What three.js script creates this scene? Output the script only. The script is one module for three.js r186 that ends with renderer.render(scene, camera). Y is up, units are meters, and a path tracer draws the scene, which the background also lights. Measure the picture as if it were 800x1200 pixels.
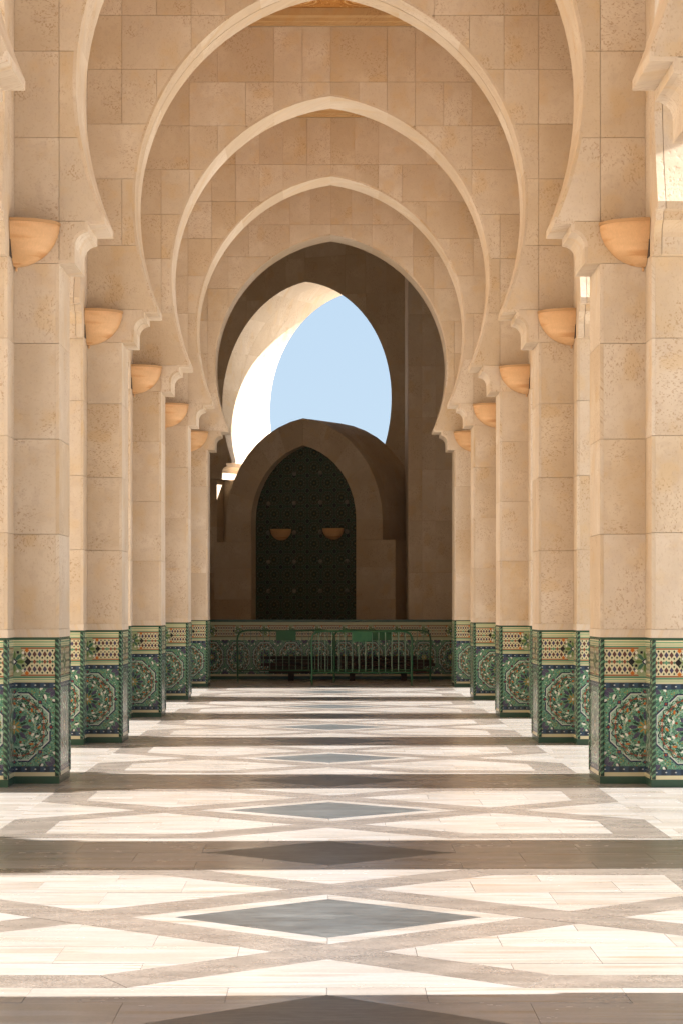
import * as THREE from 'three';
import { Sky } from 'three/addons/objects/Sky.js';

// ------------------------------------------------------------ camera, sky, sun, exposure
const scene = new THREE.Scene();
const SP = 6.67;                                   // metres from pier to pier along the walk
const FOCAL = 435.5 * SP;                          // focal length in pixels of an 800 x 1200 frame
const camera = new THREE.PerspectiveCamera(2 * Math.atan(600 / FOCAL) * 180 / Math.PI, 800 / 1200, 0.1, 3000);
camera.position.set(0.022, 1.6, 0);
camera.lookAt(0.022, 1.6, -10);
camera.setViewOffset(800, 1200, 11, -110, 800, 1200);   // rising lens: verticals stay upright

const SUN_EL = 36.5 * Math.PI / 180, SUN_AZ = -0.03;
const sunDir = new THREE.Vector3(Math.cos(SUN_EL) * Math.cos(SUN_AZ), Math.sin(SUN_EL), Math.cos(SUN_EL) * Math.sin(SUN_AZ));
{
  const W = 512, H = 256, d = new Float32Array(W * H * 4);
  for (let j = 0; j < H; j++) for (let i = 0; i < W; i++) {
    const el = ((j + 0.5) / H - 0.5) * Math.PI, t = Math.max(0, Math.sin(el));
    const k = Math.pow(t, 0.5), o = (j * W + i) * 4;
    const hor = [0.122, 0.151, 0.173], zen = [0.066, 0.108, 0.166];
    for (let c = 0; c < 3; c++) d[o + c] = hor[c] + (zen[c] - hor[c]) * k;
    d[o + 3] = 1;
  }
  const sky = new THREE.DataTexture(d, W, H, THREE.RGBAFormat, THREE.FloatType);
  sky.mapping = THREE.EquirectangularReflectionMapping; sky.magFilter = THREE.LinearFilter; sky.minFilter = THREE.LinearFilter;
  sky.needsUpdate = true;
  scene.background = sky; scene.environment = sky;
}
const sun = new THREE.DirectionalLight(new THREE.Color().setRGB(1.0, 0.97, 0.93), 3.5);
sun.position.copy(sunDir).multiplyScalar(90).add(new THREE.Vector3(0, 0, -28));
sun.target.position.set(0, 0, -28); scene.add(sun, sun.target);
sun.castShadow = true; sun.shadow.radius = 1.0; sun.shadow.mapSize.set(4096, 4096);
Object.assign(sun.shadow.camera, { left: -48, right: 48, top: 30, bottom: -30, near: 1, far: 220 });

const renderer = new THREE.WebGLRenderer({ antialias: true });
renderer.setSize(682, 1024);
renderer.toneMapping = THREE.LinearToneMapping;
renderer.toneMappingExposure = 5.4;
renderer.shadowMap.enabled = true;

// ------------------------------------------------------------ helpers
let seed = 20231;
const rnd = () => { seed = (seed + 0x6D2B79F5) | 0; let t = Math.imul(seed ^ (seed >>> 15), 1 | seed); t = (t + Math.imul(t ^ (t >>> 7), 61 | t)) ^ t; return ((t ^ (t >>> 14)) >>> 0) / 4294967296; };
const rr = (a, b) => a + (b - a) * rnd();
const pick = a => a[Math.floor(rnd() * a.length)];
const names = {};
const numbered = n => { const k = names[n] = (names[n] ?? -1) + 1; return k ? `${n}_${String(k).padStart(3, '0')}` : n; };
function thing(name, label, category, pos = [0, 0, 0], turn = 0, group) {
  const o = new THREE.Group(); o.name = numbered(name); o.position.set(...pos); o.rotation.y = turn;
  o.userData = { label, category }; if (group) o.userData.group = group; scene.add(o); return o;
}
function structure(name, label) { const o = new THREE.Group(); o.name = name; o.userData = { kind: 'structure', label, category: name.replace(/_/g, ' ') }; scene.add(o); return o; }
function add(name, geo, mat, parent) {
  const m = new THREE.Mesh(geo, mat); m.name = name; m.castShadow = m.receiveShadow = true; parent.add(m); return m;
}
class Geo {
  constructor() { this.p = []; this.t = []; }
  tri(a, b, c, ua, ub, uc) { this.p.push(...a, ...b, ...c); this.t.push(...ua, ...ub, ...uc); }
  quad(a, b, c, d, ua, ub, uc, ud) { this.tri(a, b, c, ua, ub, uc); this.tri(a, c, d, ua, uc, ud); }
  build() {
    const g = new THREE.BufferGeometry();
    g.setAttribute('position', new THREE.Float32BufferAttribute(this.p, 3));
    g.setAttribute('uv', new THREE.Float32BufferAttribute(this.t, 2));
    g.computeVertexNormals(); return g;
  }
}
// a plate: outline pts (u,v), from depth w0 to face w1, map(u,v,w) -> xyz, uv = (u,v)*s + off
function plate(G, pts, w0, w1, map, { s = 0.5, off = [0, 0], back = false, swap = false, uvf } = {}) {
  let area = 0; for (let i = 0; i < pts.length; i++) { const a = pts[i], b = pts[(i + 1) % pts.length]; area += a[0] * b[1] - b[0] * a[1]; }
  if (area < 0) pts = pts.slice().reverse();
  const o = map(0, 0, 0), ex = map(1, 0, 0), ey = map(0, 1, 0), ez = map(0, 0, 1);
  const A = ex.map((v, i) => v - o[i]), B = ey.map((v, i) => v - o[i]), C = ez.map((v, i) => v - o[i]);
  const det = A[0] * (B[1] * C[2] - B[2] * C[1]) - A[1] * (B[0] * C[2] - B[2] * C[0]) + A[2] * (B[0] * C[1] - B[1] * C[0]);
  const T = (a, b, c, x, y, z) => det > 0 ? G.tri(a, b, c, x, y, z) : G.tri(a, c, b, x, z, y);
  const U = uvf ?? ((u, v) => swap ? [v * s + off[0], u * s + off[1]] : [u * s + off[0], v * s + off[1]]);
  const v2 = pts.map(p => new THREE.Vector2(p[0], p[1]));
  for (const f of THREE.ShapeUtils.triangulateShape(v2, [])) {
    const [a, b, c] = f.map(i => pts[i]);
    T(map(...a, w1), map(...b, w1), map(...c, w1), U(...a), U(...b), U(...c));
    if (back) T(map(...a, w0), map(...c, w0), map(...b, w0), U(...a), U(...c), U(...b));
  }
  for (let i = 0; i < pts.length; i++) {
    const a = pts[i], b = pts[(i + 1) % pts.length], d = w1 - w0;
    const ua = U(...a), ub = U(...b), ua2 = [ua[0] + d * s, ua[1] + d * s * 0.3], ub2 = [ub[0] + d * s, ub[1] + d * s * 0.3];
    T(map(...a, w0), map(...b, w0), map(...b, w1), ua2, ub2, ub); T(map(...a, w0), map(...b, w1), map(...a, w1), ua2, ub, ua);
  }
  return G;
}
const rect = (u0, v0, u1, v1) => [[u0, v0], [u1, v0], [u1, v1], [u0, v1]];
function boxGeo(x0, y0, z0, x1, y1, z1, s = 0.5) {
  return plate(new Geo(), rect(x0, y0, x1, y1), z0, z1, (u, v, w) => [u, v, w], { s, back: true, off: [rnd(), rnd()] }).build();
}
// convex clip of a polygon by half plane a*x + b*y <= c
function clip(poly, a, b, c) {
  const out = [];
  for (let i = 0; i < poly.length; i++) {
    const p = poly[i], q = poly[(i + 1) % poly.length], fp = a * p[0] + b * p[1] - c, fq = a * q[0] + b * q[1] - c;
    if (fp <= 0) out.push(p);
    if ((fp < 0 && fq > 0) || (fp > 0 && fq < 0)) { const t = fp / (fp - fq); out.push([p[0] + (q[0] - p[0]) * t, p[1] + (q[1] - p[1]) * t]); }
  }
  return out;
}
const areaOf = P => { let s = 0; for (let i = 0; i < P.length; i++) { const a = P[i], b = P[(i + 1) % P.length]; s += a[0] * b[1] - b[0] * a[1]; } return Math.abs(s) / 2; };
function shrink(poly, g) {                         // inset a convex polygon by g
  let s = 0; for (let i = 0; i < poly.length; i++) { const a = poly[i], b = poly[(i + 1) % poly.length]; s += a[0] * b[1] - b[0] * a[1]; }
  let P = s < 0 ? poly.slice().reverse() : poly.slice(); const src = P;
  for (let i = 0; i < src.length; i++) {
    const a = src[i], b = src[(i + 1) % src.length], l = Math.hypot(b[0] - a[0], b[1] - a[1]); if (l < 1e-6) continue;
    const nx = (b[1] - a[1]) / l, ny = -(b[0] - a[0]) / l;
    P = clip(P, nx, ny, nx * a[0] + ny * a[1] - g);
  }
  return P;
}

// ------------------------------------------------------------ textures (what surfaces are made of)
function lattice(n, sd) { const a = new Float32Array(n * n); let s = sd; for (let i = 0; i < n * n; i++) { s = (Math.imul(s, 1664525) + 1013904223) | 0; a[i] = (s >>> 8) / 16777216; } return a; }
function noiseField(N, cx, cy, sd) {               // one periodic octave with cx by cy cells
  const n = Math.max(cx, cy), L = lattice(n, sd * 7919 + 17), out = new Float32Array(N * N);
  const sm = t => t * t * (3 - 2 * t);
  for (let j = 0; j < N; j++) {
    const y = j / N * cy, y0 = Math.floor(y), ty = sm(y - y0), r0 = (y0 % cy) * n, r1 = ((y0 + 1) % cy) * n;
    for (let i = 0; i < N; i++) {
      const x = i / N * cx, x0 = Math.floor(x), tx = sm(x - x0), c0 = x0 % cx, c1 = (x0 + 1) % cx;
      const a = L[r0 + c0] + (L[r0 + c1] - L[r0 + c0]) * tx, b = L[r1 + c0] + (L[r1 + c1] - L[r1 + c0]) * tx;
      out[j * N + i] = a + (b - a) * ty;
    }
  }
  return out;
}
function fbm(N, cx, cy, oct, sd, gain = 0.5) {
  const out = new Float32Array(N * N); let amp = 1, sum = 0;
  for (let o = 0; o < oct; o++) { const f = noiseField(N, cx << o, cy << o, sd + o * 31); for (let i = 0; i < f.length; i++) out[i] += f[i] * amp; sum += amp; amp *= gain; }
  for (let i = 0; i < out.length; i++) out[i] /= sum; return out;
}
function dataTex(N, fn, srgb = true) {
  const d = new Uint8Array(N * N * 4);
  for (let i = 0; i < N * N; i++) { const c = fn(i); for (let k = 0; k < 3; k++) d[i * 4 + k] = Math.max(0, Math.min(255, Math.round(c[k] * 255))); d[i * 4 + 3] = 255; }
  const t = new THREE.DataTexture(d, N, N, THREE.RGBAFormat); t.wrapS = t.wrapT = THREE.RepeatWrapping;
  t.magFilter = THREE.LinearFilter; t.minFilter = THREE.LinearMipmapLinearFilter; t.generateMipmaps = true;
  if (srgb) t.colorSpace = THREE.SRGBColorSpace; t.needsUpdate = true; return t;
}
const mixc = (a, b, t) => a.map((v, i) => v + (b[i] - v) * t);
const sstep = (a, b, x) => { const t = Math.max(0, Math.min(1, (x - a) / (b - a))); return t * t * (3 - 2 * t); };
const NT = 1024;
const stoneTex = (() => {                          // travertine, 2 m across: clouds, ochre patches, clusters of brown pits
  const a = fbm(NT, 3, 3, 5, 1), b = fbm(NT, 8, 7, 4, 2), p = fbm(NT, 170, 120, 3, 3, 0.6), m = fbm(NT, 5, 6, 3, 4), r = fbm(NT, 26, 30, 3, 5);
  return dataTex(NT, i => {
    let c = mixc([0.93, 0.89, 0.84], [0.99, 0.97, 0.945], sstep(0.3, 0.7, a[i]));
    c = mixc(c, [0.94, 0.86, 0.73], 0.5 * sstep(0.52, 0.75, b[i]));
    c = mixc(c, [0.91, 0.87, 0.84], 0.4 * sstep(0.55, 0.72, r[i]));
    const gate = sstep(0.46, 0.64, m[i]);
    c = mixc(c, [0.66, 0.51, 0.37], gate * 0.30 * sstep(0.57, 0.72, p[i]));
    c = mixc(c, [0.70, 0.57, 0.44], 0.14 * sstep(0.62, 0.76, p[i]));
    return c;
  });
})();
const stoneBump = (() => { const p = fbm(512, 70, 60, 3, 3, 0.6), q = fbm(512, 14, 12, 4, 9); return dataTex(512, i => { const v = 0.5 + 0.35 * (q[i] - 0.5) - 0.4 * sstep(0.62, 0.72, p[i]); return [v, v, v]; }, false); })();
const marbleTex = (() => {                         // cream marble with long soft streaks, 2 m
  const a = fbm(NT, 2, 14, 5, 11), b = fbm(NT, 3, 46, 4, 12), c0 = fbm(NT, 3, 5, 4, 13), f = fbm(NT, 160, 160, 2, 14);
  return dataTex(NT, i => {
    let c = mixc([0.915, 0.885, 0.845], [0.98, 0.97, 0.955], sstep(0.35, 0.65, a[i]));
    c = mixc(c, [0.87, 0.77, 0.66], 0.8 * sstep(0.55, 0.75, b[i]) * sstep(0.42, 0.66, c0[i]));
    c = mixc(c, [0.78, 0.74, 0.70], 0.25 * sstep(0.6, 0.8, a[i]));
    const k = 0.97 + 0.06 * f[i]; return c.map(v => v * k);
  });
})();
const graniteTex = (() => {                        // fine-grained granite, near-white grains on grey: tinted by the material
  const a = fbm(NT, 300, 300, 2, 21, 0.8), b = fbm(NT, 9, 22, 4, 22), c0 = noiseField(NT, 410, 410, 23);
  return dataTex(NT, i => {
    let v = 0.72 + 0.42 * (a[i] - 0.5) + 0.22 * (b[i] - 0.5); const w = sstep(0.8, 0.95, c0[i]) * 0.16, k = sstep(0.86, 0.98, 1 - c0[i]) * 0.22;
    v += w - k; return [v * 1.02, v, v * 0.98];
  });
})();
const slateTex = (() => {
  const a = fbm(NT, 20, 120, 3, 31, 0.7), b = fbm(NT, 4, 12, 4, 32), c0 = noiseField(NT, 380, 380, 33);
  return dataTex(NT, i => { const v = 0.62 + 0.36 * (a[i] - 0.5) + 0.26 * (b[i] - 0.5) + 0.12 * sstep(0.8, 1, c0[i]); return [v * 0.99, v, v * 1.01]; });
})();
const floorRough = (() => { const a = fbm(512, 5, 9, 4, 41), b = fbm(512, 60, 60, 2, 42); return dataTex(512, i => { const v = 0.66 + 0.3 * (a[i] - 0.5) + 0.1 * (b[i] - 0.5); return [v, v, v]; }, false); })();

function canvasTex(w, h, draw) {
  const c = document.createElement('canvas'); c.width = w; c.height = h; const g = c.getContext('2d'); draw(g, w, h);
  const t = new THREE.CanvasTexture(c); t.colorSpace = THREE.SRGBColorSpace; t.wrapS = t.wrapT = THREE.RepeatWrapping; t.magFilter = THREE.LinearFilter; return t;
}
const GL = { green: '#5a8a6a', green2: '#3f6a54', teal: '#3d6a60', dark: '#1a3527', pale: '#86a690', cream: '#d9cfae', white: '#e6e1d4', navy: '#232a45', purple: '#463f58', red: '#8c3a22', orange: '#c06a26', black: '#17161a', ochre: '#b98b3c' };
function poly(g, pts, fill) { g.fillStyle = fill; g.beginPath(); pts.forEach((p, i) => i ? g.lineTo(...p) : g.moveTo(...p)); g.closePath(); g.fill(); }
function loz(g, x, y, rx, ry, ang, fill) { const c = Math.cos(ang), s = Math.sin(ang); poly(g, [[rx, 0], [0, ry], [-rx, 0], [0, -ry]].map(([a, b]) => [x + a * c - b * s, y + a * s + b * c]), fill); }
function petal(g, x, y, l, w, ang, fill) { const c = Math.cos(ang), s = Math.sin(ang); poly(g, [[l, 0], [l * 0.25, w], [-l * 0.7, w * 0.75], [-l, 0], [-l * 0.7, -w * 0.75], [l * 0.25, -w]].map(([a, b]) => [x + a * c - b * s, y + a * s + b * c]), fill); }
const mosaicTex = canvasTex(768, 768, (g, W) => {
  const C = W / 2; g.fillStyle = GL.green; g.fillRect(0, 0, W, W);
  let s = 5; const q = () => { s = (Math.imul(s, 1664525) + 1013904223) | 0; return (s >>> 8) / 16777216; };
  for (let i = 0; i < 5200; i++) { g.fillStyle = pick2(['#4d7d60', '#62936f', '#3d6853', '#55867a', '#6b9a72', '#37604c', '#7ba38f'], q()); const x = q() * W, y = q() * W, a = q() * 3.14; loz(g, x, y, 9, 5, a, g.fillStyle); }
  // interlace ribbons
  g.lineWidth = 8; g.strokeStyle = '#9bb5a0';
  for (let k = 0; k < 16; k++) { const a = k * Math.PI / 8; for (const d of [2, 3, 5]) { const b = a + d * Math.PI / 8; g.beginPath(); g.moveTo(C + Math.cos(a) * 345, C + Math.sin(a) * 345); g.lineTo(C + Math.cos(b) * 345, C + Math.sin(b) * 345); g.stroke(); } }
  g.lineWidth = 7; g.strokeStyle = GL.dark;
  for (let k = 0; k < 16; k++) { const a = (k + 0.5) * Math.PI / 8; for (const d of [3, 4]) { const b = a + d * Math.PI / 8; g.beginPath(); g.moveTo(C + Math.cos(a) * 325, C + Math.sin(a) * 325); g.lineTo(C + Math.cos(b) * 325, C + Math.sin(b) * 325); g.stroke(); } }
  for (let r = 40; r < 530; r += 25) { const n = Math.round(2 * Math.PI * r / 27); for (let i = 0; i < n; i++) { const a = (i + (r / 25 % 2) * 0.5) * 2 * Math.PI / n, t = q(); const x = C + Math.cos(a) * r, y = C + Math.sin(a) * r; loz(g, x, y, 10, 6, a + (i % 2 ? 0.8 : -0.8), t < 0.5 ? pick2(['#2c5040', '#6d9a7c', '#3a6a5c', '#86a98c'], q()) : t < 0.66 ? '#2a3050' : t < 0.8 ? '#cfcbb8' : t < 0.9 ? '#8a4a34' : '#a98a4c'); } }
  const oc = a => { const w = Math.PI / 4; return Math.cos(Math.PI / 8) / Math.cos((((a + w / 2) % w) + w) % w - w / 2); };
  // octagon band: white strokes doubled with navy, broken in the middle of every side
  const oct = (R, k) => [C + R * Math.cos((k + 0.5) * Math.PI / 4), C + R * Math.sin((k + 0.5) * Math.PI / 4)];
  for (const [R, col, lw] of [[364, GL.navy, 15], [351, '#c9cbbd', 10]]) { g.strokeStyle = col; g.lineWidth = lw; for (let k = 0; k < 8; k++) { const a = oct(R, k), b = oct(R, k + 1), z = oct(R, k - 1); const f = 0.36; g.beginPath(); g.moveTo(a[0] + (z[0] - a[0]) * f, a[1] + (z[1] - a[1]) * f); g.lineTo(...a); g.lineTo(a[0] + (b[0] - a[0]) * f, a[1] + (b[1] - a[1]) * f); g.stroke(); } }
  for (let k = 0; k < 8; k++) { const a = k * Math.PI / 4; loz(g, C + Math.cos(a) * 345, C + Math.sin(a) * 345, 24, 30, a, GL.navy); loz(g, C + Math.cos(a) * 345, C + Math.sin(a) * 345, 12, 14, a, GL.red); }
  // red chain with white crosses
  for (let k = 0; k < 40; k++) { const a = k * Math.PI / 20, x = C + Math.cos(a) * 300 * oc(a), y = C + Math.sin(a) * 300 * oc(a); petal(g, x, y, 22, 9, a + Math.PI / 2, k % 2 ? '#7c3c2a' : '#92492f'); }
  for (let k = 0; k < 16; k++) { const a = (k + 0.5) * Math.PI / 8, x = C + Math.cos(a) * 300 * oc(a), y = C + Math.sin(a) * 300 * oc(a); for (let j = 0; j < 4; j++) { const b = a + j * Math.PI / 2 + Math.PI / 4; loz(g, x + Math.cos(b) * 11, y + Math.sin(b) * 11, 7, 7, b, '#d5d0bf'); } loz(g, x, y, 7, 7, a, GL.orange); }
  for (let k = 0; k < 16; k++) { const a = k * Math.PI / 8; petal(g, C + Math.cos(a) * 235, C + Math.sin(a) * 235, 24, 11, a + 0.8, k % 2 ? GL.white : GL.orange); petal(g, C + Math.cos(a + .1) * 222, C + Math.sin(a + .1) * 222, 20, 7, a + 0.8, GL.black); }
  for (let k = 0; k < 8; k++) { const a = (k + 0.5) * Math.PI / 4; petal(g, C + Math.cos(a) * 190, C + Math.sin(a) * 190, 22, 12, a + 1.2, GL.white); loz(g, C + Math.cos(a) * 160, C + Math.sin(a) * 160, 16, 16, a, GL.red); }
  for (let k = 0; k < 8; k++) { const a = k * Math.PI / 4; petal(g, C + Math.cos(a) * 118, C + Math.sin(a) * 118, 46, 20, a, GL.purple); petal(g, C + Math.cos(a + .39) * 96, C + Math.sin(a + .39) * 96, 34, 12, a + .39, GL.dark); petal(g, C + Math.cos(a) * 46, C + Math.sin(a) * 46, 30, 9, a, GL.ochre); }
  loz(g, C, C, 20, 20, 0, GL.white); loz(g, C, C, 20, 20, .785, GL.white);
  for (const sx of [0, W]) for (const sy of [0, W]) {
    for (let k = 0; k < 8; k++) { const a = (k + 0.5) * Math.PI / 4; petal(g, sx + Math.cos(a) * 62, sy + Math.sin(a) * 62, 44, 24, a, k % 2 ? GL.purple : '#4a4358'); petal(g, sx + Math.cos(a + .39) * 128, sy + Math.sin(a + .39) * 128, 30, 15, a + 1.5, GL.white); petal(g, sx + Math.cos(a + .32) * 142, sy + Math.sin(a + .32) * 142, 24, 8, a + 1.5, GL.black); loz(g, sx + Math.cos(a + .39) * 92, sy + Math.sin(a + .39) * 92, 15, 11, a, GL.green2); }
    loz(g, sx, sy, 16, 16, 0, GL.ochre);
  }
  g.strokeStyle = 'rgba(226,224,205,0.30)'; g.lineWidth = 1.6;
  for (let i = 0; i < 1500; i++) { const x = q() * W, y = q() * W, a = Math.floor(q() * 4) * Math.PI / 4; g.beginPath(); g.moveTo(x, y); g.lineTo(x + Math.cos(a) * 22, y + Math.sin(a) * 22); g.stroke(); }
});
function pick2(a, t) { return a[Math.floor(t * a.length) % a.length]; }
const friezeTex = canvasTex(768, 288, (g, W, H) => {
  g.fillStyle = '#cfc6a2'; g.fillRect(0, 0, W, H); const C = W / 2;
  g.fillStyle = '#94593a'; g.fillRect(0, 14, W, 14); g.fillRect(0, H - 28, W, 14); g.fillStyle = GL.green; g.fillRect(0, 0, W, 12); g.fillRect(0, H - 12, W, 12);
  for (let x = 0; x <= W; x += 48) for (const [y, a, b] of [[76, GL.purple, '#5c3a36'], [212, '#5c3a36', GL.purple]]) { loz(g, x, y, 20, 29, 0, ((x / 48) % 2) ? a : b); loz(g, x + 24, y - 32, 10, 12, 0, GL.dark); loz(g, x + 24, y + 32, 10, 12, 0, GL.dark); }
  for (let x = 0; x <= W; x += 48) { loz(g, x, 144, 19, 22, 0, ((x / 48) % 3) ? '#86503a' : GL.green); loz(g, x + 24, 144, 12, 14, 0, GL.green2); }
  // the star knot over the middle of the medallion
  poly(g, [[C - 130, H / 2], [C - 60, 14], [C + 60, 14], [C + 130, H / 2], [C + 60, H - 14], [C - 60, H - 14]], '#9aa37c');
  for (let k = 0; k < 8; k++) { const a = k * Math.PI / 4; petal(g, C + Math.cos(a) * 62, H / 2 + Math.sin(a) * 62, 40, 17, a, k % 2 ? GL.green2 : '#5f7a3c'); loz(g, C + Math.cos(a + .39) * 92, H / 2 + Math.sin(a + .39) * 92, 16, 16, a, k % 2 ? GL.black : GL.white); }
  loz(g, C, H / 2, 34, 34, 0, GL.navy); loz(g, C, H / 2, 18, 18, 0, GL.white);
  for (const s of [-1, 1]) { loz(g, C + s * 130, H / 2, 34, 34, 0, GL.black); loz(g, C + s * 120, 40, 22, 22, 0, GL.orange); loz(g, C + s * 120, H - 40, 22, 22, 0, GL.orange); loz(g, C + s * 84, 62, 16, 16, 0, GL.white); loz(g, C + s * 84, H - 62, 16, 16, 0, GL.white); }
});
const navyTex = canvasTex(256, 64, (g, W, H) => { g.fillStyle = '#2a3a4e'; g.fillRect(0, 0, W, H); for (let i = 0; i < 8; i++) { g.fillStyle = i % 2 ? '#31475c' : '#22303f'; g.fillRect(i * 32 + 2, 6, 28, H - 12); } for (let i = 0; i < 4; i++) loz(g, i * 64 + 32, H / 2, 8, 8, 0, '#cfd0cc'); });
const ropeTex = canvasTex(64, 64, (g, W, H) => { g.fillStyle = GL.dark; g.fillRect(0, 0, W, H); for (const o of [-64, 0, 64]) poly(g, [[0, 12 + o], [64, -28 + o], [64, -4 + o], [0, 36 + o]], '#5c8463'); });
const trimTex = canvasTex(32, 128, (g, W, H) => { const rows = [['#2c5b42', 14], ['#d8cda6', 26], ['#6f9f77', 24], ['#d8cda6', 22], ['#a5b48c', 22], ['#d8cda6', 20]]; let y = 0; for (const [c, h] of rows) { g.fillStyle = c; g.fillRect(0, y, W, h); y += h; } });
const scrollTex = canvasTex(1024, 1024, (g, W) => {   // carved stucco scrolls: two close ochres
  g.fillStyle = '#d39a50'; g.fillRect(0, 0, W, W); g.lineWidth = 9; let s = 3; const q = () => { s = (Math.imul(s, 1664525) + 1013904223) | 0; return (s >>> 8) / 16777216; };
  for (let i = 0; i < 420; i++) { const x = q() * W, y = q() * W, r = 10 + q() * 26; g.strokeStyle = q() < 0.5 ? '#b97a34' : '#e6bb78'; g.beginPath(); g.arc(x, y, r, q() * 6, q() * 6 + 3.6); g.stroke(); }
  for (const [cx, cy] of [[256, 256], [768, 256], [256, 768], [768, 768]]) for (let r = 20; r < 190; r += 26) { g.strokeStyle = (r / 26 | 0) % 2 ? '#eccb92' : '#bd7f3a'; g.lineWidth = 11; g.beginPath(); g.arc(cx, cy, r, 0, 7); g.stroke(); }
});

// ------------------------------------------------------------ materials
const std = (o) => new THREE.MeshStandardMaterial({ metalness: 0, ...o });
const lin = (r, g, b) => new THREE.Color().setRGB(r, g, b);
const stoneM = [[0.735, 0.652, 0.548], [0.757, 0.68, 0.582], [0.70, 0.612, 0.50], [0.737, 0.665, 0.57], [0.71, 0.612, 0.485], [0.775, 0.705, 0.615]].map(c => std({ color: lin(...c), map: stoneTex, bumpMap: stoneBump, bumpScale: 0.003, roughness: 0.78 }));
const groutM = std({ color: lin(0.62, 0.49, 0.35), map: stoneTex, roughness: 0.95 });
const plainStoneM = std({ color: lin(0.735, 0.65, 0.545), map: stoneTex, bumpMap: stoneBump, bumpScale: 0.003, roughness: 0.8 });
const fl = (c, map, rough) => std({ color: lin(...c), map, roughness: rough, roughnessMap: floorRough });
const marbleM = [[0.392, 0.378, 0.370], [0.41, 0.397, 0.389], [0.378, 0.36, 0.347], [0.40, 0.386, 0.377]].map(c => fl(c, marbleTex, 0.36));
const taupeM = [[0.372, 0.332, 0.303], [0.39, 0.35, 0.32], [0.36, 0.324, 0.297]].map(c => fl(c, graniteTex, 0.42));
const slateM = [[0.235, 0.25, 0.25], [0.225, 0.242, 0.242]].map(c => fl(c, slateTex, 0.5));
const glaze = (map, c = [1, 1, 1], r = 0.2) => std({ map, color: lin(...c), roughness: r, bumpMap: stoneBump, bumpScale: 0.0012 });
const mosaicM = glaze(mosaicTex), friezeM = glaze(friezeTex), navyM = glaze(navyTex), ropeM = glaze(ropeTex), trimM = glaze(trimTex);
const plinthM = std({ color: lin(0.035, 0.085, 0.05), roughness: 0.25 });
const lampM = std({ color: lin(0.80, 0.51, 0.275), roughness: 0.6, map: marbleTex });
const rimM = std({ color: lin(0.50, 0.29, 0.13), roughness: 0.6 });
const darkMetalM = std({ color: lin(0.05, 0.035, 0.025), roughness: 0.6 });
const scrollM = std({ color: lin(0.80, 0.72, 0.62), map: scrollTex, roughness: 0.8, bumpMap: scrollTex, bumpScale: 0.02 });
const corniceM = std({ color: lin(0.60, 0.42, 0.22), map: stoneTex, roughness: 0.75 });
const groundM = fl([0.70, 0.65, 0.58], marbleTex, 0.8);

// ------------------------------------------------------------ arch profile (half width, height), bottom to apex
function archProfile(n = 22) {
  const P = [[2.435, 4.68], [2.29, 4.68], [2.29, 4.83]];
  for (let k = 1; k <= 5; k++) { const a = k / 5 * Math.PI / 2; P.push([2.17 + 0.12 * Math.cos(a), 4.83 + 0.13 * Math.sin(a)]); }
  P.push([2.17, 5.034], [2.02, 5.034], [2.02, 5.1]);
  { const c = 0.76, R = 2.28 + c; for (let k = 1; k <= 9; k++) { const h = 5.1 + (6.33 - 5.1) * k / 9; P.push([Math.sqrt(R * R - (6.33 - h) ** 2) - c, h]); } }
  { const c = 0.342, R = 2.28 + c, aMax = Math.acos(c / R); for (let k = 1; k <= n; k++) { const a = aMax * k / n; P.push([R * Math.cos(a) - c, 6.33 + R * Math.sin(a)]); } }
  P[P.length - 1][0] = 0; return P;
}
function offsetLine(P, d) {                        // push an open polyline away from the opening (to larger half width / height)
  const n = P.length, N = [];
  for (let i = 0; i < n - 1; i++) { const dx = P[i + 1][0] - P[i][0], dy = P[i + 1][1] - P[i][1], l = Math.hypot(dx, dy); N.push([dy / l, -dx / l]); }
  return P.map((p, i) => {
    const a = N[Math.max(0, i - 1)], b = N[Math.min(n - 2, i)]; let mx = a[0] + b[0], my = a[1] + b[1]; const l = Math.hypot(mx, my); mx /= l; my /= l;
    const k = d / Math.max(0.5, mx * a[0] + my * a[1]); return i === n - 1 ? [0, p[1] + d / Math.max(0.5, a[1])] : [p[0] + mx * k, p[1] + my * k];
  });
}
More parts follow.
